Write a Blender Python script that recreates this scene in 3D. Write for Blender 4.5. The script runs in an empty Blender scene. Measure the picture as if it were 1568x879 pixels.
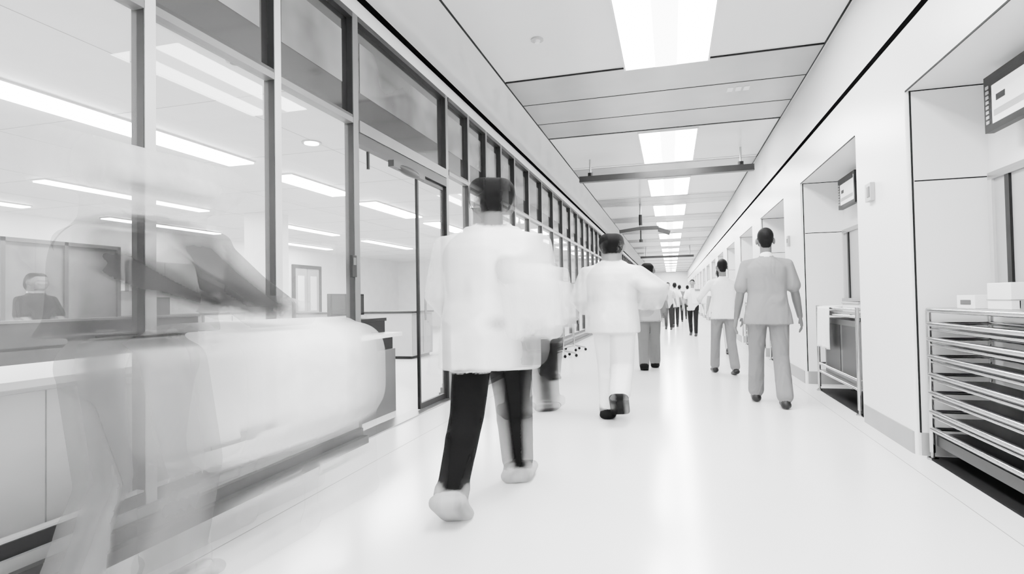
import bpy, bmesh, math, random
import numpy as np
from mathutils import Vector, Matrix
random.seed(4)
scn = bpy.context.scene
COL = scn.collection

# ------------------------------------------------------------------ materials
_m = {}
def mat(name, c, rough=0.5, metal=0.0, emit=0.0, alpha=1.0, noise=0.0, nscale=3.0, bump=0.0, bscale=20.0, stretch=(1,1,1), spec=0.5, coat=0.0, bdist=.02):
    if name in _m: return _m[name]
    m = bpy.data.materials.new(name); m.use_nodes = True
    nt = m.node_tree; b = nt.nodes['Principled BSDF']
    if not isinstance(c, tuple): c = (c, c, c)
    b.inputs['Base Color'].default_value = (*c, 1)
    b.inputs['Roughness'].default_value = rough
    b.inputs['Metallic'].default_value = metal
    b.inputs['Specular IOR Level'].default_value = spec
    b.inputs['Coat Weight'].default_value = coat
    b.inputs['Alpha'].default_value = alpha
    if emit > 0:
        b.inputs['Emission Color'].default_value = (1, 1, 1, 1)
        b.inputs['Emission Strength'].default_value = emit
    if noise > 0 or bump > 0:
        tc = nt.nodes.new('ShaderNodeTexCoord'); mp = nt.nodes.new('ShaderNodeMapping')
        mp.inputs['Scale'].default_value = stretch
        nt.links.new(tc.outputs['Object'], mp.inputs['Vector'])
    if noise > 0:
        n = nt.nodes.new('ShaderNodeTexNoise'); n.inputs['Scale'].default_value = nscale
        n.inputs['Detail'].default_value = 3
        nt.links.new(mp.outputs[0], n.inputs['Vector'])
        r = nt.nodes.new('ShaderNodeMapRange')
        r.inputs['From Min'].default_value = 0.3; r.inputs['From Max'].default_value = 0.7
        r.inputs['To Min'].default_value = max(0, c[0]*(1-noise)); r.inputs['To Max'].default_value = min(1, c[0]*(1+noise))
        nt.links.new(n.outputs['Fac'], r.inputs['Value'])
        nt.links.new(r.outputs[0], b.inputs['Base Color'])
    if bump > 0:
        n2 = nt.nodes.new('ShaderNodeTexNoise'); n2.inputs['Scale'].default_value = bscale
        n2.inputs['Detail'].default_value = 2; n2.inputs['Distortion'].default_value = 0.6
        nt.links.new(mp.outputs[0], n2.inputs['Vector'])
        bp = nt.nodes.new('ShaderNodeBump'); bp.inputs['Strength'].default_value = bump
        bp.inputs['Distance'].default_value = bdist
        nt.links.new(n2.outputs['Fac'], bp.inputs['Height'])
        nt.links.new(bp.outputs[0], b.inputs['Normal'])
    _m[name] = m
    return m

def glass_mat(name, tint=0.93, ior=1.45, haze=.10):
    m = bpy.data.materials.new(name); m.use_nodes = True
    nt = m.node_tree; nt.nodes.clear()
    o = nt.nodes.new('ShaderNodeOutputMaterial'); mx = nt.nodes.new('ShaderNodeMixShader'); mh = nt.nodes.new('ShaderNodeMixShader')
    t = nt.nodes.new('ShaderNodeBsdfTransparent'); t.inputs[0].default_value = (tint, tint, tint, 1)
    d = nt.nodes.new('ShaderNodeBsdfDiffuse'); d.inputs[0].default_value = (.95, .95, .95, 1)
    g = nt.nodes.new('ShaderNodeBsdfGlossy'); g.inputs['Roughness'].default_value = 0.02
    f = nt.nodes.new('ShaderNodeFresnel'); f.inputs[0].default_value = ior
    mh.inputs[0].default_value = haze  # white diffuse mixed in as painted haze, washing out the view behind
    nt.links.new(t.outputs[0], mh.inputs[1]); nt.links.new(d.outputs[0], mh.inputs[2])
    nt.links.new(f.outputs[0], mx.inputs[0]); nt.links.new(mh.outputs[0], mx.inputs[1])
    nt.links.new(g.outputs[0], mx.inputs[2]); nt.links.new(mx.outputs[0], o.inputs[0])
    return m

def motion_mat():
    """surface whose colour and opacity come from the baked time-coverage attribute"""
    m = bpy.data.materials.new('moving_fabric'); m.use_nodes = True
    nt = m.node_tree; b = nt.nodes['Principled BSDF']
    a = nt.nodes.new('ShaderNodeAttribute'); a.attribute_name = 'cover'
    b.inputs['Roughness'].default_value = .85; b.inputs['Specular IOR Level'].default_value = .1
    nt.links.new(a.outputs['Color'], b.inputs['Base Color']); nt.links.new(a.outputs['Alpha'], b.inputs['Alpha'])
    n2 = nt.nodes.new('ShaderNodeTexNoise'); n2.inputs['Scale'].default_value = 5
    tc = nt.nodes.new('ShaderNodeTexCoord'); nt.links.new(tc.outputs['Object'], n2.inputs['Vector'])
    bp = nt.nodes.new('ShaderNodeBump'); bp.inputs['Strength'].default_value = .6; bp.inputs['Distance'].default_value = .04
    nt.links.new(n2.outputs['Fac'], bp.inputs['Height']); nt.links.new(bp.outputs[0], b.inputs['Normal'])
    return m
MOTION = motion_mat()

WALL = mat('wall_panel_white', 0.86, 0.3, noise=0.015, nscale=1.5)
WALLI = mat('interior_white', 0.87, 0.5, noise=0.03)
CEIL = mat('ceiling_white', 0.84, 0.2, noise=0.03, nscale=0.8)
CEILG = mat('ceiling_metal_grey', 0.25, 0.15, noise=0.05, nscale=2, bump=0.05, bscale=150, spec=.7)
FLOOR = mat('floor_epoxy', 0.83, 0.19, noise=0.03, nscale=0.7, spec=0.7, bump=0.03, bscale=2)
SEAM = mat('seam_grey', 0.25, 0.6, spec=.2)
DSEAM = mat('seam_dark', 0.01, 0.7, spec=.1)
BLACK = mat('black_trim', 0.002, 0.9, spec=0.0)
BASEG = mat('baseboard_grey', 0.24, 0.4, noise=0.05)
CURB = mat('curb_grey', 0.045, 0.45, noise=0.12, spec=.3)
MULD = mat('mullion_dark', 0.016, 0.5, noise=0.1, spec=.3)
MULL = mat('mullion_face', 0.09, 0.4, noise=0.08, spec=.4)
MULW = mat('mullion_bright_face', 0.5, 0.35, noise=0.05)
SPAN = mat('spandrel_glass_dark', 0.016, 0.10, noise=0.5, nscale=1.2, spec=0.9)
SPANL = mat('spandrel_reflection', 0.14, 0.12, noise=0.8, nscale=.9, spec=.8)  # lighter inner panel, painted in as the reflection on the spandrel glass
GLASS = glass_mat('clear_glass', 0.97)
LIGHT = mat('luminaire_diffuser', 0.9, 0.4, emit=76)
LIGHTC = mat('luminaire_center', 0.9, 0.4, emit=10)
LIGHTI = mat('room_tube_light', 0.9, 0.4, emit=84)
CHROME = mat('chrome', 0.55, 0.14, metal=1.0, noise=0.03)
STEEL = mat('brushed_steel', 0.36, 0.3, metal=0.9, noise=0.08, stretch=(1, 1, 20))
DARK = mat('dark_plastic', 0.004, 0.5, noise=0.1, spec=.25)
DGREY = mat('dark_grey_laminate', 0.018, 0.45, noise=0.15, spec=.25)
MGREY = mat('mid_grey_laminate', 0.075, 0.4, noise=0.08, spec=.3)
LGREY = mat('light_grey_laminate', 0.34, 0.35, noise=0.05)
WHITE = mat('white_laminate', 0.87, 0.3, noise=0.02)
CLOTH = mat('white_cloth', 0.88, 0.8, bump=0.3, bscale=9)
SCREEN = mat('screen_lit', 0.5, 0.2, emit=1.6)
RUBBER = mat('rubber', 0.004, 0.8, spec=.1)

# ------------------------------------------------------------------ builder
class B:
    def __init__(s, name):
        s.name = name; s.v = []; s.f = []; s.mi = []; s.mats = []; s.sm = []
    def _m(s, m):
        if m not in s.mats: s.mats.append(m)
        return s.mats.index(m)
    def add(s, vs, fs, m, smooth=False):
        o = len(s.v); i = s._m(m)
        s.v += [tuple(v) for v in vs]
        for f in fs:
            s.f.append([k+o for k in f]); s.mi.append(i); s.sm.append(smooth)
    def box(s, x0, x1, y0, y1, z0, z1, m, rot=None):
        x0, x1 = min(x0, x1), max(x0, x1); y0, y1 = min(y0, y1), max(y0, y1); z0, z1 = min(z0, z1), max(z0, z1)
        vs = [(x, y, z) for z in (z0, z1) for (x, y) in ((x0, y0), (x1, y0), (x1, y1), (x0, y1))]
        if rot:
            M, c = rot; c = Vector(c); vs = [tuple(M @ (Vector(v)-c) + c) for v in vs]
        s.add(vs, [(3,2,1,0), (4,5,6,7), (0,1,5,4), (1,2,6,5), (2,3,7,6), (3,0,4,7)], m)
    def tube(s, p0, p1, r, m, n=14, r1=None, caps=True):
        p0 = Vector(p0); p1 = Vector(p1); r1 = r if r1 is None else r1
        d = (p1-p0).normalized(); a = d.orthogonal().normalized(); b = d.cross(a)
        vs = []
        for p, rr in ((p0, r), (p1, r1)):
            for i in range(n):
                t = 2*math.pi*i/n; vs.append(p + a*math.cos(t)*rr + b*math.sin(t)*rr)
        s.add(vs, [(i, (i+1) % n, n+(i+1) % n, n+i) for i in range(n)], m, True)
        if caps:
            s.add(vs[:n], [tuple(reversed(range(n)))], m); s.add(vs[n:], [tuple(range(n))], m)
    def path(s, pts, r, m, n=10):
        for a, b in zip(pts, pts[1:]): s.tube(a, b, r, m, n)
        for p in pts[1:-1]: s.ball(p, (r, r, r), m, 8, 6)
    def ball(s, c, r, m, n=16, k=10):
        vs = [(c[0], c[1], c[2]-r[2])]; fs = []
        for j in range(1, k):
            ph = -math.pi/2 + math.pi*j/k
            for i in range(n):
                t = 2*math.pi*i/n
                vs.append((c[0]+r[0]*math.cos(ph)*math.cos(t), c[1]+r[1]*math.cos(ph)*math.sin(t), c[2]+r[2]*math.sin(ph)))
        vs.append((c[0], c[1], c[2]+r[2])); L = len(vs)-1
        for i in range(n): fs.append((0, 1+(i+1) % n, 1+i))
        for j in range(k-2):
            for i in range(n):
                a = 1+j*n+i; b_ = 1+j*n+(i+1) % n; fs.append((a, b_, b_+n, a+n))
        for i in range(n): fs.append((L, 1+(k-2)*n+i, 1+(k-2)*n+(i+1) % n))
        s.add(vs, fs, m, True)
    def prism(s, pts, z0, z1, m, smooth=False):
        n = len(pts); vs = [(x, y, z0) for x, y in pts]+[(x, y, z1) for x, y in pts]
        s.add(vs, [tuple(reversed(range(n))), tuple(range(n, 2*n))], m)
        s.add(vs, [(i, (i+1) % n, n+(i+1) % n, n+i) for i in range(n)], m, smooth)
    def grid(s, fn, nu, nv, m):
        vs = [fn(i/nu, j/nv) for i in range(nu+1) for j in range(nv+1)]
        s.add(vs, [(i*(nv+1)+j, (i+1)*(nv+1)+j, (i+1)*(nv+1)+j+1, i*(nv+1)+j+1) for i in range(nu) for j in range(nv)], m, True)
    def done(s, bevel=0, parent=None):
        me = bpy.data.meshes.new(s.name); me.from_pydata(s.v, [], s.f); me.update()
        for m in s.mats: me.materials.append(m)
        me.polygons.foreach_set('material_index', s.mi); me.polygons.foreach_set('use_smooth', s.sm)
        ob = bpy.data.objects.new(s.name, me); COL.objects.link(ob)
        if bevel:
            bv = ob.modifiers.new('bevel', 'BEVEL'); bv.width = bevel; bv.segments = 2; bv.limit_method = 'ANGLE'
        if parent: ob.parent = parent
        return ob

# ------------------------------------------------------------------ room shell
XL, XR, ZC = -2.53, 1.65, 3.82
Y0, Y1 = -4.0, 62.0
b = B('floor')
b.box(-12.2, 2.6, Y0-.2, Y1+.2, -0.1, 0.0, FLOOR)
b.box(-2.10, -2.095, Y0, Y1, 0, 0.0008, SEAM)
b.box(1.50, 1.505, Y0, Y1, 0, 0.0008, SEAM)
b.done()

b = B('ceiling')
b.box(-2.75, 2.6, Y0, Y1, ZC, ZC+.15, CEIL)
b.box(-1.925, -1.905, Y0, Y1, ZC-.006, ZC, DSEAM)
b.box(1.62, 1.64, Y0, Y1, ZC-.006, ZC, DSEAM)
light_starts = [-3.0, 0.9, 4.55] + [9.35+3.78*i for i in range(14)]  # entries before the visible row are unseen fixtures, added for light
bands = [(6.68, 7.52), (7.53, 8.41), (8.42, 9.2)]
for y0, y1 in bands: b.box(-1.9, 1.62, y0, y1, ZC-.012, ZC, CEILG)
for i in range(14):
    s0 = 9.35+3.78*i+2.2
    b.box(-1.9, 1.62, s0+.15, s0+.75, ZC-.01, ZC, CEILG)
    b.box(-1.9, 1.62, s0+.78, s0+1.38, ZC-.01, ZC, CEILG)
for y in [6.66, 7.525, 8.415, 9.23]: b.box(-1.9, 1.62, y-.008, y+.008, ZC-.016, ZC, DSEAM)
for s0 in light_starts:
    for y in (s0-.05, s0+2.2): b.box(-1.9, 1.62, y-.004, y+.004, ZC-.005, ZC, SEAM)
for k in range(3): b.box(0.75+k*.1, .82+k*.1, 7.7, 7.85, ZC-.016, ZC, WHITE)
b.done()

for s0 in light_starts:
    b = B('ceiling_light')
    z = ZC-.014
    b.box(-.45, -.12, s0, s0+2.12, z-.012, z, LIGHT)
    b.box(.12, .45, s0, s0+2.12, z-.012, z, LIGHT)
    b.box(-.12, .12, s0, s0+2.12, z-.022, z, LIGHTC)
    b.box(-.47, -.45, s0-.02, s0+2.14, z-.018, z+.012, WHITE)
    b.box(.45, .47, s0-.02, s0+2.14, z-.018, z+.012, WHITE)
    b.box(-.45, .45, s0-.02, s0, z-.018, z+.012, WHITE)
    b.box(-.45, .45, s0+2.12, s0+2.14, z-.018, z+.012, WHITE)
    b.done()

# right wall with niches
b = B('wall_right')
b.box(XR, 2.6, Y0, Y1, 2.6, 3.05, WALL)
b.box(XR, 2.6, Y0, Y1, 3.10, ZC, WALL)
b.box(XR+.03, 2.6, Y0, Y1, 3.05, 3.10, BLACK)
b.box(2.14, 2.6, Y0, Y1, 0, 2.6, WALL)
bb = B('baseboard_right')
R = .07
def pillar_pts(ya, yb, x0, r):
    pts = [(2.14, ya)]
    for i in range(7):
        t = -math.pi/2 - (math.pi/2)*i/6
        pts.append((x0+r+r*math.cos(t), ya+r+r*math.sin(t)))
    for i in range(7):
        t = math.pi - (math.pi/2)*i/6
        pts.append((x0+r+r*math.cos(t), yb-r+r*math.sin(t)))
    pts.append((2.14, yb)); return list(reversed(pts))
k = -2
while 4.68+3.46*k < Y1-4:
    ya, yb = 4.68+3.46*k, 5.85+3.46*k
    b.prism(pillar_pts(ya, yb, XR, .02), 0, 2.6, WALL)
    bb.prism(pillar_pts(ya-.008, yb+.008, XR-.008, R), 0, .16, BASEG, True)
    b.box(XR+.022, XR+.034, ya-.003, ya+.003, 0.16, 2.6, DSEAM)
    b.box(XR+.04, 2.14, ya-.002, ya+.003, 1.944, 1.953, DSEAM)
    b.box(XR-.002, XR+.003, yb, yb+2.29, 2.592, 2.604, DSEAM)
    b.box(XR+.03, 2.14, ya-.002, ya+.003, 2.592, 2.6, DSEAM)
    bb.box(2.125, 2.14, yb+.01, yb+2.28, 0, .16, BASEG)
    k += 1
b.done(); bb.done()
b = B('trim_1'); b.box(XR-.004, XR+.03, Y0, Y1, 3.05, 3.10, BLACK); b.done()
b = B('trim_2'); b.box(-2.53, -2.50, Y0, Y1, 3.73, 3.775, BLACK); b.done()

# niche windows
wn = 1
for k in range(-1, 8):
    ya, yb = 2.39+3.46*k+.08, 4.68+3.46*k-.06
    b = B('window_%d' % wn); wn += 1
    x = 2.13
    b.box(x-.03, x, ya, yb, 1.91, 1.96, STEEL); b.box(x-.05, x, ya, yb, 1.06, 1.10, STEEL)
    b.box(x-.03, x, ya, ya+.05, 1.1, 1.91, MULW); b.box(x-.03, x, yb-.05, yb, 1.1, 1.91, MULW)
    for yy in (yb-.20, yb-.80, yb-1.5): b.box(x-.028, x, yy-.05, yy, 1.1, 1.91, DARK)
    b.box(x-.012, x-.002, ya+.05, yb-.05, 1.1, 1.91, LGREY)
    b.done()

# left glazed partition
cur = B('baseboard_left')
for y0, y1 in ((Y0, 4.20), (6.32, Y1)):
    cur.box(-2.70, -2.42, y0, y1, 0, .06, CURB)
    cur.box(-2.68, -2.47, y0, y1, .06, .12, CURB)
    cur.box(-2.66, -2.51, y0, y1, .12, .17, BASEG)
cur.done()
XF, XB = -2.53, -2.605
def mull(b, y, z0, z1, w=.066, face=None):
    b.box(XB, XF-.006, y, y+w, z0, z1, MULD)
    b.box(XF-.006, XF, y+.004, y+w, z0, z1, face or MULL)  # lit side put into the colour: corridor face lighter than the body
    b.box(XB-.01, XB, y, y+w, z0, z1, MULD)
ys = [-4, -2.6, -1.2, .2, 1.2, 2.24, 3.22, 4.2]
def bay2(b, ya, yb, zb=.17):
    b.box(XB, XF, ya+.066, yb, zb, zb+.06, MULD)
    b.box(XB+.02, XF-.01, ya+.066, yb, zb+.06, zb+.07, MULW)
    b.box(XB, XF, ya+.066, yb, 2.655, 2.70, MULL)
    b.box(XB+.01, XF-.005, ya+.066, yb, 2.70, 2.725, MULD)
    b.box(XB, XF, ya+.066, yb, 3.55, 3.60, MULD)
    b.box(-2.595, -2.585, ya+.066, yb, 2.725, 3.55, SPAN)
    b.box(-2.585, -2.582, ya+.14, yb-.08, 2.98, 3.42, SPANL)
    b.add([(-2.58, ya+.066, zb+.07), (-2.58, yb, zb+.07), (-2.58, yb, 2.655), (-2.58, ya+.066, 2.655)], [(0, 1, 2, 3)], GLASS)
for ya, yb in zip(ys, ys[1:]):
    b = B('window_%d' % wn); wn += 1
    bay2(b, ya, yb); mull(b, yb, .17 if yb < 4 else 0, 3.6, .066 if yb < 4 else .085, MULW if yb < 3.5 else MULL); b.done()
ys2 = [6.27, 7.0, 7.75, 8.5, 9.3, 10.3, 11.4]
while ys2[-1] < 58: ys2.append(ys2[-1]+1.15)
for g in range(0, len(ys2)-1, 3):
    b = B('window_%d' % wn); wn += 1
    for ya, yb in list(zip(ys2, ys2[1:]))[g:g+3]:
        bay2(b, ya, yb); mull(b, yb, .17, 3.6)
    b.done()
b = B('wall_left'); b.box(-2.75, -2.53, Y0, Y1, 3.6, ZC, WALL); b.done()
# door bay
b = B('door_1')
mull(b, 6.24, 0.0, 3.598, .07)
YA, YB = 4.29, 6.24
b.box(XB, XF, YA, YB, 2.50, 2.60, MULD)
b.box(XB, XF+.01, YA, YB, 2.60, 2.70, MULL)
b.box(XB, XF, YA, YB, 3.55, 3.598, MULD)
b.box(-2.595, -2.585, YA, YB, 2.70, 3.55, SPAN)
b.box(-2.585, -2.582, 4.4, 6.1, 2.98, 3.42, SPANL)
b.box(-2.59, -2.56, 5.50, 5.53, 0.02, 2.50, DARK); b.box(-2.59, -2.56, 6.19, 6.235, 0.02, 2.5, DARK)
b.box(-2.59, -2.56, 5.53, 6.19, 0.02, .08, DARK); b.box(-2.59, -2.56, 5.53, 6.19, 2.45, 2.50, DARK)
b.add([(-2.575, 5.53, .08), (-2.575, 6.19, .08), (-2.575, 6.19, 2.45), (-2.575, 5.53, 2.45)], [(0, 1, 2, 3)], GLASS)
b.box(-2.66, -2.48, YA, YB, 0, .012, STEEL)
b.tube((-2.53, 5.60, .95), (-2.53, 5.60, 1.25), .012, STEEL)
b.box(-2.53, -2.47, 4.8, 5.5, 2.42, 2.48, DGREY)
b.ball((-2.49, 5.15, 2.44), (.045, .26, .045), DGREY)
b.tube((-2.5, 4.38, 2.45), (-2.5, 4.38, 2.30), .015, DARK)
b.done()
b = B('card_reader'); b.box(-2.529, -2.505, 4.12, 4.19, 1.36, 1.54, DARK); b.box(-2.505, -2.502, 4.135, 4.175, 1.46, 1.52, MGREY); b.done(.004)

b = B('wall_end'); b.box(-12.2, 2.6, Y1, Y1+.2, 0, ZC+.1, WALL); b.done()
b = B('wall_behind'); b.box(-12.2, 2.6, Y0-.2, Y0, 0, ZC+.1, WALL); b.done()
b = B('wall_room_left'); b.box(-12.4, -12.2, Y0, Y1, 0, 3.1, WALLI)
b.done()
b = B('wall_room_partition'); b.box(-12.2, -2.75, 24, 24.15, 0, 3.0, WALLI); b.done()
b = B('ceiling_room')
b.box(-12.2, -2.62, Y0, Y1, 3.0, 3.1, WALLI)
for y in np.arange(-3, 24, 1.8): b.box(-12.2, -2.7, y, y+.006, 2.998, 3.0, SEAM)
for x in (-3.9, -6.7, -8.5, -10.2): b.box(x, x+.006, Y0, 24, 2.998, 3.0, SEAM)
b.done()
for x, segs, w in ((-5.35, [(-2.5, .5), (1.2, 3.1), (3.2, 6.15), (6.9, 8.5), (9.3, 11.3), (12.2, 14.2), (15.2, 17.2), (18.2, 20.2)], .19),
                   (-8.7, [(-1, 1.5), (2.4, 5), (6, 9), (10.5, 13.5), (15, 18)], .12),
                   (-11.2, [(3, 5.2), (5.6, 7.5), (9, 12), (14, 17)], .12)):
    for y0, y1 in segs:
        b = B('room_strip_light'); b.box(x-w, x+w, y0, y1, 2.965, 2.985, LIGHTI)
        b.box(x-w-.02, x+w+.02, y0-.02, y1+.02, 2.98, 2.997, WHITE); b.done()
for y0 in (27, 32, 37, 42, 47, 52):
    b = B('room_strip_light'); b.box(-5.5, -5.0, y0, y0+3, 2.965, 2.985, LIGHTI); b.box(-5.52, -4.98, y0-.02, y0+3.02, 2.98, 2.997, WHITE); b.done()
b = B('recessed_downlight'); b.tube((-3.94, 5.64, 2.997), (-3.94, 5.64, 2.985), .11, STEEL, 24); b.tube((-3.94, 5.64, 2.986), (-3.94, 5.64, 2.98), .08, LIGHTI, 24); b.done()
b = B('smoke_detector'); b.tube((-3.1, 3.5, 2.999), (-3.1, 3.5, 2.96), .07, LGREY, 24, r1=.06); b.tube((-3.1, 3.5, 2.96), (-3.1, 3.5, 2.945), .03, MGREY, 16); b.done()
b = B('smoke_detector'); b.tube((-1.27, 5.65, ZC-.001), (-1.27, 5.65, ZC-.015), .065, LGREY, 24); b.tube((-1.27, 5.65, ZC-.015), (-1.27, 5.65, ZC-.04), .035, WHITE, 16, r1=.025); b.done()

b = B('door_2')
for ya, yb in ((16.4, 17.05), (17.1, 17.75)):
    b.box(-12.19, -12.15, ya, yb, 0, 2.35, LGREY); b.box(-12.15, -12.14, ya+.15, yb-.15, .9, 2.1, WALLI)
b.box(-12.19, -12.12, 16.28, 16.4, 0, 2.47, DGREY); b.box(-12.19, -12.12, 17.75, 17.87, 0, 2.47, DGREY); b.box(-12.19, -12.12, 16.4, 17.75, 2.35, 2.47, DGREY)
b.done()

# ------------------------------------------------------------------ ceiling hung things
b = B('ceiling_track_rail')
b.box(-1.66, 1.47, 10.86, 10.94, 3.40, 3.50, DGREY); b.box(-1.66, 1.47, 10.84, 10.96, 3.385, 3.40, DGREY)
for x in (-1.45, 1.25):
    b.tube((x, 10.9, 3.5), (x, 10.9, ZC), .018, STEEL); b.tube((x, 10.9, 3.5), (x, 10.9, 3.56), .05, DARK)
b.done()
b = B('ceiling_track_rail'); b.box(-1.6, 1.2, 32, 32.1, 3.3, 3.42, DGREY)
for x in (-1.3, 1.0): b.tube((x, 32.05, 3.42), (x, 32.05, ZC), .03, STEEL)
b.done()
b = B('ceiling_supply_arm')
c = Vector((-.8, 16.5, 3.12))
b.tube(c, (c.x, c.y, ZC), .03, STEEL); b.tube((c.x, c.y, 2.78), c, .022, DARK)
b.tube((c.x, c.y, 2.72), (c.x, c.y, 2.80), .05, DARK); b.tube((c.x, c.y, 3.2), (c.x, c.y, 3.5), .05, DARK)
b.box(-1.4, -.8, 16.42, 16.58, 3.06, 3.16, DGREY, rot=(Matrix.Rotation(-.12, 3, 'Y'), c))
b.box(-.8, -.3, 16.42, 16.58, 3.06, 3.16, DGREY)
b.box(-.3, .03, 16.42, 16.58, 3.0, 3.12, DGREY, rot=(Matrix.Rotation(.35, 3, 'Y'), (-.3, 16.5, 3.1)))
b.done(.01)

# ------------------------------------------------------------------ wall control, monitors
b = B('wall_control_box'); b.box(1.615, XR-.001, 5.36, 5.50, 1.93, 2.08, LGREY); b.box(1.61, 1.616, 5.38, 5.44, 1.96, 2.05, MGREY); b.done(.008)
b = B('wall_control_box'); b.box(1.62, XR-.001, 8.9, 9.0, 1.85, 2.0, LGREY); b.box(1.615, 1.62, 8.92, 8.98, 1.9, 1.96, MGREY); b.done(.008)
def monitor(y0, y1):
    b = B('wall_monitor'); x = 1.98
    b.box(x, x+.05, y0, y1, 2.17, 2.53, DARK)
    b.box(x-.004, x, y0+.03, y1-.10, 2.21, 2.49, SCREEN)
    for i in range(8): b.box(x-.006, x, y1-.06, y1-.03, 2.22+i*.032, 2.24+i*.032, LGREY)
    b.box(x-.006, x-.004, y0+.03, y1-.10, 2.45, 2.49, DARK); b.box(x-.006, x-.004, y0+.05, y1-.12, 2.25, 2.29, LGREY)
    b.box(x-.006, x-.004, y1-.25, y1-.15, 2.34, 2.38, DARK)
    b.box(x+.05, 2.14, (y0+y1)/2-.05, (y0+y1)/2+.05, 2.30, 2.40, STEEL)
    b.done(.004)
monitor(3.72, 4.36); monitor(7.08, 7.72); monitor(10.5, 11.15)

# ------------------------------------------------------------------ chrome trolleys
def foot(b, x, y):
    b.tube((x, y, 0), (x, y, .012), .035, STEEL, 16); b.tube((x, y, .012), (x, y, .07), .012, STEEL)
b = B('chrome_rail_trolley')
xa, xb, ya, yb = 1.71, 2.07, 2.95, 4.58
for x in (xa, xb):
    for y in (ya, yb):
        b.tube((x, y, .05), (x, y, 1.03), .017, CHROME); foot(b, x, y)
for i, z in enumerate([1.03, .935, .83, .71, .585, .46, .33, .21]):
    b.tube((xa, ya, z), (xa, yb, z), .017, CHROME); b.tube((xb, ya, z), (xb, yb, z), .014, CHROME)
    b.tube((xa, ya, z), (xb, ya, z), .014, CHROME); b.tube((xa, yb, z), (xb, yb, z), .014, CHROME)
    if 0 < i < 7:
        b.tube((xa+.012, ya, z-.038), (xa+.012, yb, z-.038), .011, CHROME)
        b.box(xa+.05, xb-.03, ya+.03, yb-.03, z-.05, z-.04, MGREY)
b.box(xa, xb, ya, yb, 1.03, 1.045, STEEL)
b.box(xa+.02, xb-.02, ya+.02, yb-.02, .10, .17, DGREY)
b.done()
b = B('floor_mat'); b.box(1.69, 2.11, 2.45, 4.62, 0.001, .012, RUBBER); b.done(.003)
b = B('glove_box'); b.box(1.80, 2.02, 4.15, 4.38, 1.046, 1.13, WHITE); b.box(1.797, 1.80, 4.2, 4.33, 1.07, 1.10, MGREY); b.done(.006)
b = B('paper_towel_stack'); b.box(1.82, 2.03, 3.80, 4.05, 1.046, 1.20, WHITE); b.box(1.815, 2.035, 3.795, 4.055, 1.10, 1.105, LGREY); b.done(.006)
b = B('instrument_tray'); b.box(1.76, 2.0, 3.15, 3.6, 1.046, 1.06, STEEL); b.box(1.76, 1.77, 3.15, 3.6, 1.06, 1.10, STEEL); b.box(1.99, 2.0, 3.15, 3.6, 1.06, 1.10, STEEL); b.box(1.76, 2.0, 3.15, 3.16, 1.06, 1.1, STEEL); b.box(1.76, 2.0, 3.59, 3.6, 1.06, 1.1, STEEL); b.done()

def trolley2(dy):
    b = B('chrome_trolley')
    xa, xb, ya, yb = 1.69, 2.05, 6.08+dy, 7.60+dy
    for x in (xa, xb):
        for y in (ya, yb):
            b.tube((x, y, .05), (x, y, 1.02), .019, CHROME); foot(b, x, y)
    for z in (1.0, .93, .33, .24):
        b.tube((xa, ya, z), (xa, yb, z), .015, CHROME); b.tube((xb, ya, z), (xb, yb, z), .014, CHROME)
        b.tube((xa, ya, z), (xb, ya, z), .014, CHROME); b.tube((xa, yb, z), (xb, yb, z), .014, CHROME)
    b.box(xa, xb, ya, yb, .95, .965, STEEL); b.box(xa, xb, ya, yb, .24, .25, STEEL)
    b.box(xa+.05, xb-.02, ya+.08, yb-.1, .25, .88, MGREY)
    b.box(xa+.045, xa+.05, ya+.15, ya+.7, .32, .82, DGREY); b.box(xa+.045, xa+.05, ya+.78, yb-.17, .32, .82, DGREY)
    b.done()
    b = B('storage_tray'); b.box(1.74, 2.02, 6.2+dy, 6.75+dy, .966, 1.07, WHITE); b.box(1.73, 2.03, 6.19+dy, 6.76+dy, 1.05, 1.07, LGREY); b.done(.006)
    b = B('floor_mat'); b.box(1.69, 2.11, 6.0+dy, 7.7+dy, 0.001, .012, RUBBER); b.done(.003)
trolley2(0); trolley2(3.46); trolley2(6.92)
b = B('hanging_towel')
def tw(u, v):
    y = 6.95+.5*u; s = v*.62
    if s < .15: x, z = 1.86-s, 1.019
    else: x, z = 1.655-.015*math.sin(7*u*2)*(s-.15)*3, 1.015-(s-.15)
    if s >= .15: y += .06*math.sin(v*3+u*2)*(s-.15)
    return (x, y, z)
b.grid(tw, 20, 24, CLOTH); o = b.done(); sm = o.modifiers.new('s', 'SOLIDIFY'); sm.thickness = .008

# ------------------------------------------------------------------ room furniture behind glass
b = B('reception_desk')
b.box(-3.6, -2.78, -2.5, 5.55, .79, .83, WHITE); b.box(-2.785, -2.775, -2.5, 4.7, .775, .795, LGREY)
b.box(-3.55, -2.84, 4.75, 5.5, 0, .66, MGREY); b.box(-3.5, -2.86, 4.76, 5.48, .66, .79, DARK)
b.box(-3.55, -2.86, -2.45, 4.70, .0, .79, WHITE)
for y in (-1, 0, 1, 2, 3.0, 3.9): b.box(-2.862, -2.858, y, y+.008, .1, .78, SEAM)
b.box(-3.3, -2.95, 4.85, 5.52, .95, .985, DARK); b.box(-3.3, -3.26, 4.87, 5.5, .83, .95, DARK); b.box(-2.99, -2.96, 4.87, 5.5, .83, .95, DARK)
b.done(.004)
b = B('computer_monitor'); b.box(-3.2, -3.16, 4.8, 5.42, 1.02, 1.24, DARK); b.box(-3.16, -3.155, 4.82, 5.40, 1.04, 1.22, DGREY); b.box(-3.24, -3.12, 5.08, 5.24, .986, 1.0, DARK); b.box(-3.2, -3.17, 5.13, 5.19, .99, 1.05, DARK); b.done(.004)
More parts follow.
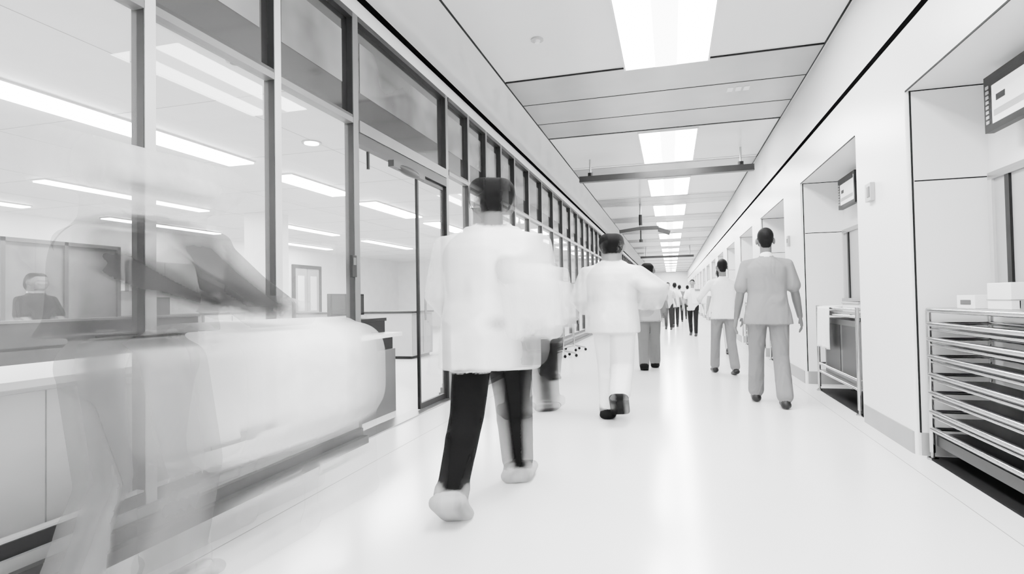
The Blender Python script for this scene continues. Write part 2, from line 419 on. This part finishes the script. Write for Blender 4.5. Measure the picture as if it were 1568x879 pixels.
b = B('paper_tray'); b.box(-3.4, -3.1, 3.9, 4.2, .831, .86, LGREY); b.box(-3.39, -3.11, 3.91, 4.19, .87, .9, WHITE); b.box(-3.4, -3.38, 3.9, 4.2, .86, .95, LGREY); b.done(.003)
b = B('storage_cabinet')
b.box(-5.9, -5.0, 10.4, 11.4, .06, .92, LGREY); b.box(-5.93, -4.97, 10.37, 11.43, .92, .96, DGREY); b.box(-5.85, -5.05, 10.45, 11.35, 0, .06, DARK)
for y in (10.42, 10.92): b.box(-5.0, -4.985, y, y+.46, .1, .88, LGREY); b.box(-4.985, -4.97, y+.2, y+.26, .7, .73, STEEL)
b.done(.004)
b = B('workstation_desk')
b.box(-7.4, -6.3, 2.6, 6.4, .72, .76, MGREY); b.box(-6.34, -6.3, 2.6, 6.4, .40, 1.0, DGREY); b.box(-7.3, -6.4, 2.65, 2.7, 0, .72, DGREY); b.box(-7.3, -6.4, 6.3, 6.35, 0, .72, DGREY); b.box(-6.36, -6.28, 2.58, 6.42, 1.0, 1.03, MGREY)
for y in (2.7, 4.4, 6.2): b.tube((-6.32, y, 0), (-6.32, y, .4), .03, STEEL)
b.done(.004)
for yy in (3.6, 5.8):
    b = B('computer_monitor'); b.box(-6.72, -6.68, yy, yy+.5, .95, 1.27, DARK); b.box(-6.68, -6.675, yy+.02, yy+.48, .97, 1.25, MGREY); b.box(-6.78, -6.62, yy+.15, yy+.35, .761, .775, DARK); b.box(-6.71, -6.69, yy+.22, yy+.28, .77, .97, DARK); b.done(.004)
b = B('glazed_booth')
for y in (5.9, 6.8, 7.7): b.box(-9.4, -9.3, y, y+.06, 0, 2.2, MGREY)
b.box(-9.4, -9.3, 5.9, 7.76, 2.14, 2.2, MGREY); b.box(-9.4, -9.3, 5.96, 7.7, 0, .9, MGREY)
b.box(-9.36, -9.34, 5.96, 7.7, .9, 2.14, mat('booth_tinted_panel', .16, .1, noise=.4, nscale=1.5))
b.done()
b = B('wall_cabinet_row')
for i in range(8):
    y = -2+i*2.0
    b.box(-12.19, -11.75, y, y+1.9, 1.5, 2.2, WHITE if i % 3 else LGREY); b.box(-12.19, -11.6, y, y+1.9, 0, .9, WHITE if i % 2 else LGREY)
    b.box(-11.75, -11.74, y+.93, y+.95, 1.5, 2.2, SEAM); b.box(-11.6, -11.59, y+.93, y+.95, .05, .85, SEAM)
b.box(-12.19, -11.56, -2, 13.9, .9, .94, MGREY)
b.done(.004)
b = B('structural_column'); b.box(-8.3, -7.7, 9.6, 10.2, 0, 3.0, WALLI); b.box(-8.32, -7.68, 9.58, 10.22, 0, .12, BASEG); b.done(.01)
b = B('treatment_counter'); b.box(-10, -6.5, 13.5, 14.2, .85, .9, DGREY); b.box(-9.95, -6.55, 13.55, 14.15, 0, .85, LGREY)
for i in range(5): b.box(-9.95+i*.7, -9.94+i*.7, 13.54, 13.55, .05, .82, SEAM); b.box(-9.7+i*.7, -9.5+i*.7, 13.52, 13.54, .7, .72, STEEL)
b.done(.004)
b = B('computer_monitor'); b.box(-8.6, -8.1, 13.8, 13.84, 1.0, 1.32, DARK); b.box(-8.4, -8.3, 13.8, 13.84, .92, 1.0, DARK); b.box(-8.5, -8.2, 13.72, 13.9, .901, .92, DARK); b.done(.004)

# ------------------------------------------------------------------ corridor side equipment
for cx, cy in ((-2.12, 12.6), (-2.1, 11.2)):
    b = B('patient_monitor_stand')
    for i in range(5):
        t = i*2*math.pi/5; b.tube((cx, cy, .12), (cx+.26*math.cos(t), cy+.26*math.sin(t), .07), .018, STEEL); b.ball((cx+.26*math.cos(t), cy+.26*math.sin(t), .032), (.03, .03, .032), RUBBER)
    b.tube((cx, cy, .1), (cx, cy, 1.5), .018, CHROME); b.box(cx-.14, cx+.14, cy-.08, cy+.1, 1.0, 1.25, DARK); b.box(cx-.12, cx+.12, cy-.085, cy-.08, 1.03, 1.22, DGREY); b.box(cx-.12, cx+.12, cy-.1, cy+.1, .6, .75, DARK); b.path([(cx-.15, cy, 1.46), (cx-.15, cy, 1.5), (cx+.15, cy, 1.5), (cx+.15, cy, 1.46)], .008, CHROME)
    b.done()

# ------------------------------------------------------------------ people
def V(*a): return Vector(a)
def ik(root, tgt, l1, l2, pole):
    d = tgt-root; L = min(d.length, (l1+l2)*.998); dr = d.normalized(); tgt = root+dr*L
    a = (l1*l1-l2*l2+L*L)/(2*L); h = math.sqrt(max(0, l1*l1-a*a))
    p = pole-dr*pole.dot(dr); p.normalize()
    return root+dr*a+p*h, tgt
def loft(rings):
    n = len(rings[0]); vs = [v for r in rings for v in r]; fs = []
    for j in range(len(rings)-1):
        for i in range(n): fs.append((j*n+i, j*n+(i+1) % n, (j+1)*n+(i+1) % n, (j+1)*n+i))
    fs.append(tuple(reversed(range(n)))); o = (len(rings)-1)*n; fs.append(tuple(range(o, o+n)))
    return vs, fs
def cap_mesh(p0, p1, r0, r1, n=16, k=5):
    p0 = Vector(p0); p1 = Vector(p1); d = p1-p0
    d = d.normalized() if d.length > 1e-6 else V(0, 0, 1)
    a = d.orthogonal().normalized(); b_ = d.cross(a); rings = []
    for j in range(k+1):
        ph = -math.pi/2+(math.pi/2)*j/k; rings.append((p0+d*r0*math.sin(ph), max(1e-4, r0*math.cos(ph))))
    for j in range(k+1):
        ph = (math.pi/2)*j/k; rings.append((p1+d*r1*math.sin(ph), max(1e-4, r1*math.cos(ph))))
    return loft([[c+a*r*math.cos(2*math.pi*i/n)+b_*r*math.sin(2*math.pi*i/n) for i in range(n)] for c, r in rings])
def ell_mesh(c, r):
    q = B('t'); q.ball(c, r, None, 20, 12); return [Vector(v) for v in q.v], q.f
def torso_mesh(rings, lean):
    R_ = []
    for z, a, b_, yo in rings:
        R_.append([V(a*math.copysign(abs(math.cos(t))**.9, math.cos(t)), yo+lean*(z-.93)+b_*math.copysign(abs(math.sin(t))**.9, math.sin(t)), z) for t in [2*math.pi*i/28 for i in range(28)]])
    return loft(R_)
def box_mesh(c, h, r):
    bm = bmesh.new(); bmesh.ops.create_cube(bm, size=2)
    for v in bm.verts: v.co = Vector((c[0]+v.co.x*h[0], c[1]+v.co.y*h[1], c[2]+v.co.z*h[2]))
    bmesh.ops.bevel(bm, geom=bm.edges[:], offset=r, segments=4, profile=.5, affect='EDGES')
    bm.verts.index_update(); vs = [v.co.copy() for v in bm.verts]; fs = [tuple(v.index for v in f.verts) for f in bm.faces]; bm.free()
    return vs, fs
def pmesh(p):
    k = p[0]
    if k == 'cap': return cap_mesh(*p[1:5])
    if k == 'ell': return ell_mesh(p[1], p[2])
    if k == 'tor': return torso_mesh(p[1], p[2])
    if k == 'box': return box_mesh(*p[1:4])
def pdist(p, P):
    k = p[0]
    if k == 'cap':
        a = np.array(p[1]); b_ = np.array(p[2]); d = b_-a; t = np.clip(((P-a)@d)/max(1e-9, d@d), 0, 1)
        return np.linalg.norm(P-(a+t[:, None]*d), axis=1)-(p[3]+t*(p[4]-p[3]))
    if k == 'ell':
        c = np.array(p[1]); r = np.array(p[2]); return (np.linalg.norm((P-c)/r, axis=1)-1)*r.min()
    if k == 'box':
        q = np.abs(P-np.array(p[1]))-np.array(p[2])+p[3]
        return np.linalg.norm(np.maximum(q, 0), axis=1)+np.minimum(q.max(axis=1), 0)-p[3]
    if k == 'tor':
        z = np.array([r[0] for r in p[1]]); zz = P[:, 2]
        a = np.interp(zz, z, [r[1] for r in p[1]]); b_ = np.interp(zz, z, [r[2] for r in p[1]]); yo = np.interp(zz, z, [r[3] for r in p[1]])
        y = P[:, 1]-yo-p[2]*(zz-.93)
        rad = (np.sqrt((P[:, 0]/a)**2+(y/b_)**2)-1)*np.minimum(a, b_)
        out = np.maximum(z[0]-zz, zz-z[-1])
        return np.where(out > 0, np.hypot(out, np.maximum(rad, 0)), rad)
def raw(prims, voxel, offsets, smooth, scl=None):
    vs = []; fs = []
    for off in offsets:
        o3 = Vector(off)
        for p, l in prims:
            k_ = scl[l] if scl else 1
            v, f = pmesh(p); o = len(vs); vs += [tuple(x+o3*k_) for x in v]; fs += [[i+o for i in ff] for ff in f]
    me = bpy.data.meshes.new('tmp'); me.from_pydata(vs, [], fs); me.update()
    ob = bpy.data.objects.new('tmp', me); COL.objects.link(ob)
    m = ob.modifiers.new('r', 'REMESH'); m.mode = 'VOXEL'; m.voxel_size = voxel
    s = ob.modifiers.new('s', 'SMOOTH'); s.factor = .5; s.iterations = smooth
    dg = bpy.context.evaluated_depsgraph_get(); dg.update()
    me2 = bpy.data.meshes.new_from_object(ob.evaluated_get(dg)); bpy.data.objects.remove(ob)
    return me2
def build(prims, mats, voxel, remesh=True, smooth=3):
    if remesh:
        me = raw(prims, voxel, ((0, 0, 0),), smooth)
        n = len(me.polygons); P = np.empty(n*3); me.polygons.foreach_get('center', P); P = P.reshape(-1, 3)
        best = np.full(n, 1e9); L = np.zeros(n, int)
        for p, l in prims:
            d = pdist(p, P); mk = d < best; best[mk] = d[mk]; L[mk] = l
    else:
        vs = []; fs = []; lab = []
        for p, l in prims:
            v, f = pmesh(p); o = len(vs); vs += [tuple(x) for x in v]; fs += [[i+o for i in ff] for ff in f]; lab += [l]*len(f)
        me = bpy.data.meshes.new('tmp'); me.from_pydata(vs, [], fs); me.update(); L = np.array(lab)
    for m in mats: me.materials.append(m)
    me.polygons.foreach_set('material_index', L.astype(np.int32))
    me.polygons.foreach_set('use_smooth', np.ones(len(me.polygons), bool)); me.update()
    return me
def build_moving(prims, cols, vec, amp, voxel=.014, amax=1.0, gain=1.3, steps=15, eps=(.015, .045), scl=None, power=1.1, smooth=8):
    """Swept surface of the moving body; opacity/colour at each point = time the body spends there."""
    ts = np.linspace(-1, 1, steps); scl = scl or {l: 1 for l in range(10)}
    n_off = max(5, int(2*amp*max(scl.values())/.025)+1)
    vec = np.array(vec)
    me = raw(prims, voxel, [tuple(vec*amp*t) for t in np.linspace(-1, 1, n_off)], smooth, scl)
    n = len(me.vertices); P = np.empty(n*3); me.vertices.foreach_get('co', P); P = P.reshape(-1, 3)
    N = np.empty(n*3); me.vertices.foreach_get('normal', N); N = N.reshape(-1, 3)
    cov = np.zeros(n); colr = np.zeros(n)
    C = np.array(cols)
    for ei, e in enumerate(eps):
        Q0 = P-N*e; cv = np.zeros(n); cc = np.zeros(n); den = np.zeros(n)
        for t in ts:
            best = np.full(n, 1e9); L = np.zeros(n, int)
            for p, l in prims:
                d = pdist(p, Q0-vec*amp*t*scl[l]); mk = d < best; best[mk] = d[mk]; L[mk] = l
            w = np.clip(.5-best/.025, 0, 1); w2 = w+1e-4*np.exp(-np.clip(best, 0, 1)*60)
            cv += w; cc += w2*C[L]; den += w2
        cv /= len(ts); cc /= np.maximum(den, 1e-9)
        if ei == 0: colr = cc
        cov = np.maximum(cov, cv)
    al = np.clip(cov*gain, 0, 1)**power*amax
    at = me.color_attributes.new('cover', 'FLOAT_COLOR', 'POINT')
    D = np.stack([colr, colr, colr, al], 1).astype(np.float32).ravel(); at.data.foreach_set('color', D)
    me.materials.clear(); me.materials.append(MOTION)
    me.polygons.foreach_set('material_index', np.zeros(len(me.polygons), np.int32))
    me.polygons.foreach_set('use_smooth', np.ones(len(me.polygons), bool)); me.update()
    return me

LBL = dict(skin=0, hair=1, top=2, pants=3, shoe=4, dark=5, inner=6, pants_r=7, shoe_r=8, arm=9)
def person(name, loc, yaw=0, H=1.75, feet=None, wrists=None, lean=0.03, top=.8, pants=.3, shoe=.02, hair=.004, skin=.2,
           sleeve='short', hem=.80, moving=None, wide=1.0, head_yaw=0, vox=.011, fine=True, elbow_pole=None, longhair=False, loose=1.0, cuff=1.0, scl=None, gain=1.3, power=1.1, flare=1.0, slv=1.0):
    S = H/1.75
    feet = feet or [(-.10, .12, 0, 0), (.10, -.15, 0, 0)]     # x,y,lift,heel pitch
    wrists = wrists or [(-.27, .08, .80), (.27, -.02, .80)]
    pr = []; fine_pr = []; hand_pr = []
    A = lambda p, l, L=pr: L.append((p, LBL[l]))
    sh = lambda x: V(x, lean*(1.42-.93), 1.385)
    lw = loose
    for sx, (fx, fy, fz, pit) in zip((-1, 1), feet):
        pn_, sn_ = ('pants', 'shoe') if sx < 0 else ('pants_r', 'shoe_r')
        hip = V(sx*.088*wide**.5, 0, .92)
        ank = V(fx, fy, .08+fz)
        kn, _ = ik(hip, ank, .44, .425, V(0, 1, 0)); ank2 = ank
        A(('cap', hip, kn, .094*lw, .068*lw), pn_); A(('cap', kn, V(*ank2)+(kn-ank2)*.10, .068*lw, .056*lw*cuff), pn_)
        A(('cap', kn+(ank2-kn)*.3+V(0, -.012, 0), kn+(ank2-kn)*.55, .062*lw, .057*lw*cuff), pn_)
        A(('cap', V(*ank2)+(kn-ank2)*.1, ank2, .038, .036), 'skin')
        fd = V(0, math.cos(pit), -math.sin(pit)); up = V(0, math.sin(pit), math.cos(pit))
        heel = ank2 - fd*.045 - up*.038; toe = ank2+fd*.135-up*.046; mid = ank2+fd*.05-up*.03
        A(('cap', heel, toe, .041, .033), sn_); A(('cap', heel+V(.012, 0, 0), toe+V(.018, 0, 0), .036, .03), sn_); A(('cap', heel-V(.012, 0, 0), toe-V(.014, 0, 0), .036, .03), sn_); A(('cap', ank2-up*.01, mid, .04, .036), sn_)
    w = wide
    A(('ell', V(0, -.01, .93), V(.160*w, .122, .12)), 'pants')
    rings = [(hem, .186*w*flare, .138*flare, -.005), (.90, .182*w*(1+flare)/2, .134, -.008), (1.0, .170*w, .124, -.004), (1.10, .159*w, .115, 0), (1.2, .163*w, .118, 0), (1.3, .176*w, .124, 0), (1.36, .172*w, .116, -.004), (1.41, .138*w, .094, -.008), (1.44, .100*w, .076, -.006), (1.465, .070, .064, -.004), (1.485, .056, .054, .0)]
    rings = [rings[0]]+[r for r in rings[1:] if r[0] > hem+.03]
    A(('tor', rings, lean), 'top')
    if sleeve == 'short': A(('cap', V(0, lean*.5-.010, 1.475), V(0, lean*.5, 1.492), .057, .054), 'inner')
    hy = lean*.62
    A(('cap', V(0, lean*.5, 1.44), V(0, hy+.01, 1.56), .053, .050), 'skin')
    for i_, (sx, wr) in enumerate(zip((-1, 1), wrists)):
        s0 = sh(sx*.168*w); pole = Vector(elbow_pole[i_]) if elbow_pole else V(sx*.35, -1, 0)
        el, wt = ik(s0, Vector(wr), .285, .25, pole)
        A(('cap', V(sx*.06, lean*.5, 1.425), s0, .040, .057), 'top')
        if sleeve == 'short':
            m_ = s0+(el-s0)*.75
            A(('cap', s0, m_, .057, .062*slv), 'top'); A(('cap', s0+(el-s0)*.5, el, .043, .040), 'skin'); A(('cap', el, el+(wt-el)*.35, .041, .041), 'skin'); A(('cap', el+(wt-el)*.3, wt, .041, .027), 'skin')
        else:
            A(('cap', s0, el, .058, .047), 'arm'); A(('cap', el, wt, .047, .038), 'arm'); A(('cap', el+(wt-el)*.8, wt+(wt-el)*.04, .028, .027), 'skin')
        d = (wt-el).normalized(); n = V(-sx, .15, 0); n = (n-d*n.dot(d)).normalized(); s_ = d.cross(n).normalized()
        if s_.dot(V(0, 1, 0)) < 0: s_ = -s_
        hp = hand_pr
        for q in (-.026, -.009, .009, .026): hp.append((('cap', wt+s_*q*.6, wt+d*.085+s_*q, .016, .014), 0))
        for q, ln in ((.030, .068), (.010, .078), (-.010, .072), (-.029, .056)):
            b0 = wt+d*.088+s_*q; d1 = (d+n*.25).normalized(); b1 = b0+d1*ln*.52; d2 = (d+n*.75).normalized(); b2 = b1+d2*ln*.5
            hp.append((('cap', b0, b1, .0095, .0088), 0)); hp.append((('cap', b1, b2, .0088, .0072), 0))
        t0 = wt+d*.025+s_*.03; t1 = t0+(d*.7+s_*.6+n*.3).normalized()*.04; t2 = t1+(d*.95+s_*.2+n*.3).normalized()*.032
        hp.append((('cap', t0, t1, .013, .011), 0)); hp.append((('cap', t1, t2, .011, .009), 0))
    hc = V(0, hy+.02, 1.635); Rz = Matrix.Rotation(head_yaw, 3, 'Z')
    def hp_(x, y, z): return hc + Rz @ V(x, y, z)
    fp = fine_pr
    fp.append((('ell', hp_(0, -.006, .018), V(.072, .090, .094)), 0))
    fp.append((('ell', hp_(0, .022, -.045), V(.054, .062, .068)), 0))
    fp.append((('ell', hp_(0, .055, -.088), V(.026, .022, .02)), 0))
    fp.append((('cap', hp_(0, .084, .012), hp_(0, .101, -.026), .009, .014), 0))
    fp.append((('cap', hp_(-.03, .080, .026), hp_(.03, .080, .026), .011, .011), 0))
    fp.append((('cap', hp_(-.018, .081, -.055), hp_(.018, .081, -.055), .007, .007), 5))
    for sx in (-1, 1):
        fp.append((('ell', hp_(sx*.080, .004, -.012), V(.013, .021, .034)), 0))
        fp.append((('ell', hp_(sx*.031, .081, .006), V(.012, .009, .007)), 5))
        fp.append((('ell', hp_(sx*.045, .05, -.03), V(.024, .03, .03)), 0))
    fp.append((('cap', V(0, lean*.5, 1.46), hp_(0, -.018, -.05), .053, .055), 0))
    fp.append((('ell', hp_(0, -.020, .038), V(.077, .094, .088)), 1))
    fp.append((('ell', hp_(0, -.048, -.002), V(.069, .056, .060)), 1))
    fp.append((('ell', hp_(0, -.052, -.045), V(.050, .036, .045)), 1))
    if longhair:
        fp.append((('ell', hp_(0, -.075, -.03), V(.075, .05, .10)), 1)); fp.append((('ell', hp_(0, -.12, .03), V(.04, .04, .04)), 1))
    cols = [skin, hair, top, pants, shoe, .05, .85, pants, shoe, top]
    def P_(c, nm, **k): return mat('%s_%.3f' % (nm, c), c, **k)
    TM = P_(top, 'top_fabric', rough=.85, spec=.2, noise=.05, bump=1.0, bscale=6, stretch=(1, 1, .55), bdist=.05); PM = P_(pants, 'trouser_fabric', rough=.85, spec=.2, noise=.06, bump=1.0, bscale=8, stretch=(1, 1, .45), bdist=.05); SM_ = P_(shoe, 'shoe', rough=.5, spec=.3, noise=.05)
    mats = [P_(skin, 'skin', rough=.5, noise=.05), P_(hair, 'hair', rough=.6, spec=.1, bump=.2, bscale=120, stretch=(1, 1, .2)), TM, PM, SM_, P_(.05, 'feature', rough=.5, noise=.05), P_(.85, 'undershirt', rough=.8, noise=.05), PM, SM_, TM]
    if moving:
        vec, amp, amax = moving
        vv = (Matrix.Rotation(-yaw, 3, 'Z') @ Vector(vec).normalized())
        me = build_moving(pr+fine_pr+hand_pr, cols, tuple(vv), amp/S, amax=amax, voxel=vox, scl=scl, gain=gain, power=power)
    elif fine:
        me = build(pr, mats, vox, smooth=3)
        me2 = build(fine_pr, mats, .0055, smooth=2)
        me3 = build(hand_pr, mats, .01, remesh=False)
        bm = bmesh.new()
        for m_ in (me, me2, me3): bm.from_mesh(m_)
        bm.to_mesh(me); bm.free()
    else:
        me = build(pr+fine_pr+hand_pr, mats, vox, smooth=3)
    me.name = name
    ob = bpy.data.objects.new(name, me); COL.objects.link(ob)
    ob.location = loc; ob.rotation_euler = (0, 0, yaw); ob.scale = (S, S, S)
    return ob

def sc(skin=.8, hair=.5, top=1, left=.35, right=.9, arm=1.3): return {0: skin, 1: hair, 2: top, 3: left, 4: left*1.3, 5: hair, 6: top, 7: right, 8: right, 9: arm}
person('walking_doctor', (-1.0, 3.10, 0), 0.05, 1.86, feet=[(-.12, -.34, .06, .6), (.05, .40, 0, -.12)],
       wrists=[(-.22, .30, .98), (.27, -.16, .92)], top=.86, pants=.0015, shoe=.35, hair=.003, skin=.12, sleeve='long', hem=.72, lean=.12,
       moving=((1, .45, 0), .10, 1.0), vox=.011, loose=.88, cuff=.9, scl=sc(.55, .6, 1, .35, .55, 1.15), gain=1.3, flare=.98)
person('walking_nurse', (-.56, 5.62, 0), 0.0, 1.78, feet=[(-.05, -.10, 0, 0), (.08, -.36, .16, .8)],
       wrists=[(-.22, .25, 1.0), (.34, .20, 1.05)], top=.88, pants=.85, shoe=.004, hair=.003, sleeve='long', hem=.80, elbow_pole=[(-.6, -1, 0), (1, -.6, 0)],
       moving=((1, .3, 0), .08, 1.0), vox=.011, scl=sc(.6, .6, 1, .3, .55, 1.2), gain=1.35, lean=.08, loose=1.0)
person('man_in_scrubs', (.97, 6.5, 0), -.05, 1.86, feet=[(-.11, .20, .0, 0), (.12, -.16, 0, .0)],
       wrists=[(-.29, .03, .85), (.31, .10, .83)], top=.17, pants=.15, shoe=.004, hair=.0025, sleeve='short', hem=.80, skin=.09, wide=1.13, vox=.009, loose=1.1, cuff=1.25, flare=1.1, slv=1.16)
person('walking_nurse', (-.37, 9.4, 0), .05, 1.70, feet=[(-.08, -.2, 0.02, .3), (.1, .24, 0, 0)],
       wrists=[(-.25, .15, .9), (.27, -.05, .85)], top=.3, pants=.11, shoe=.004, sleeve='short', hair=.004, skin=.1, cuff=1.15,
       moving=((1, .3, 0), .06, 1.0), vox=.013, scl=sc(right=.5), gain=1.4)
o = person('doctor_with_papers', (.74, 9.0, 0), .15, 1.70, feet=[(-.11, .18, 0, 0), (.11, -.18, 0.01, .2)],
       wrists=[(-.30, .26, 1.12), (.28, .08, .86)], top=.82, pants=.15, shoe=.004, sleeve='long', hair=.003, skin=.1, hem=.84, wide=1.05, cuff=1.2, loose=1.05)
b = B('clipboard'); b.box(-.40, -.18, .36, .375, 1.06, 1.34, WHITE, rot=(Matrix.Rotation(-.6, 3, 'X'), (-.3, .36, 1.12))); b.box(-.33, -.25, .35, .36, 1.31, 1.34, STEEL, rot=(Matrix.Rotation(-.6, 3, 'X'), (-.3, .36, 1.12))); b.done(parent=o)
person('walking_visitor', (-1.36, 5.5, 0), .0, 1.78, feet=[(-.1, -.2, 0, .2), (.1, .25, 0, 0)], wrists=[(-.28, .2, .85), (.28, -.1, .85)],
       top=.82, pants=.008, shoe=.01, sleeve='long', hair=.1, hem=.76, moving=((1, .5, 0), .16, .9), vox=.015, scl=sc(1, 1, 1, .4, .5, 1.1), gain=1.3)
person('walking_visitor', (-1.75, 8.2, 0), .0, 1.70, feet=[(-.1, .2, 0, 0), (.1, -.25, .02, .3)], wrists=[(-.28, -.1, .85), (.28, .2, .85)],
       top=.85, pants=.01, shoe=.005, sleeve='long', hair=.04, moving=((.8, .6, 0), .12, .95), vox=.016, scl=sc(right=.6), gain=1.4)
for (n, x, y, yw, h, tp, pn) in [('distant_pedestrian', .60, 17.6, 3.0, 1.66, .8, .003), ('distant_pedestrian', .12, 22.5, .1, 1.7, .7, .01), ('distant_pedestrian', -.12, 21, 3.1, 1.68, .5, .01),
                                 ('distant_pedestrian', .35, 27, 0, 1.7, .1, .01), ('distant_pedestrian', -.45, 13.0, .1, 1.72, .8, .3), ('distant_pedestrian', .95, 12.2, 0, 1.72, .85, .4), ('distant_pedestrian', .8, 31, 0, 1.75, .1, .01), ('distant_pedestrian', -.5, 33, 3, 1.75, .3, .01)]:
    st = random.choice((-1, 1))*random.uniform(.22, .34)
    person(n, (x, y, 0), yw, h, feet=[(-.1, -st, .03 if st > 0 else 0, .35 if st > 0 else 0), (.1, st, .03 if st < 0 else 0, .35 if st < 0 else 0)],
           wrists=[(-.28, st*.9, .9), (.28, -st*.9, .9)], top=tp, pants=pn, vox=.018, fine=False)
person('office_worker', (-7.6, 5.2, 0), -1.57, 1.58, feet=[(-.09, .0, 0, 0), (.09, .03, 0, 0)], wrists=[(-.2, .32, 1.0), (.2, .32, 1.0)], top=.02, pants=.02, skin=.2, longhair=True, vox=.013,
       moving=((0, 1, 0), .05, .95), scl=sc(1, 1, 1, .5, .5, 1), gain=1.4)

# foreground blurred nurse pushing a draped stretcher
person('blurred_nurse', (-1.98, 1.70, 0), -.05, 1.76, feet=[(-.07, -.16, .02, .3), (.05, .06, 0, 0)], wrists=[(-.04, .54, 1.14), (.18, .60, 1.08)],
       top=.035, pants=.20, shoe=.3, hair=.6, skin=.5, sleeve='long', hem=1.04, lean=.12, vox=.013, elbow_pole=[(-.3, 0, -1), (.3, 0, -1)],
       moving=((.1, 1, 0), .15, .93), scl={0: 1.3, 1: 2.4, 2: 1.15, 3: .75, 4: .75, 5: 2.4, 6: 1, 7: .9, 8: .9, 9: .9}, gain=1.6, power=1.15, loose=.95)
def stretcher():
    pr = [(('box', (-1.95, 2.50, .75), (.27, .42, .29), .18), 0), (('cap', (-1.95, 2.15, .95), (-1.95, 2.75, .96), .13, .11), 0)]
    for x in (-2.15, -1.77):
        for y in (2.2, 2.8): pr.append((('cap', (x, y, .12), (x, y, .66), .02, .02), 1)); pr.append((('ell', (x, y, .06), (.02, .06, .06)), 1))
        pr.append((('cap', (x, 2.2, .3), (x, 2.8, .3), .02, .02), 1))
    pr.append((('cap', (-2.15, 2.1, 1.0), (-1.77, 2.1, 1.0), .02, .02), 1))
    me = build_moving(pr, [.9, .4], (.08, 1, 0), .30, voxel=.016, amax=.9, gain=1.25, steps=17, eps=(.02, .07), smooth=14, power=1.3); me.name = 'hospital_stretcher'
    ob = bpy.data.objects.new('hospital_stretcher', me); COL.objects.link(ob)
stretcher()

# ------------------------------------------------------------------ world + camera
w = bpy.data.worlds.new('world'); scn.world = w; w.use_nodes = True
w.node_tree.nodes['Background'].inputs[0].default_value = (1, 1, 1, 1); w.node_tree.nodes['Background'].inputs[1].default_value = 1.0
cam = bpy.data.cameras.new('camera'); co = bpy.data.objects.new('camera', cam); COL.objects.link(co)
cam.lens = 20.0; cam.sensor_width = 36; cam.clip_start = .02; cam.clip_end = 200
th = math.atan(244/871); ph = math.radians(1.3); ro = math.radians(1.0)
F = V(-math.sin(th)*math.cos(ph), math.cos(th)*math.cos(ph), math.sin(ph)); R0 = V(math.cos(th), math.sin(th), 0); U0 = R0.cross(F)
U = U0*math.cos(ro)+R0*math.sin(ro); Rr = R0*math.cos(ro)-U0*math.sin(ro)
M = Matrix((( Rr.x, U.x, -F.x, 0), (Rr.y, U.y, -F.y, 0), (Rr.z, U.z, -F.z, 1.15), (0, 0, 0, 1)))
co.matrix_world = M
scn.camera = co
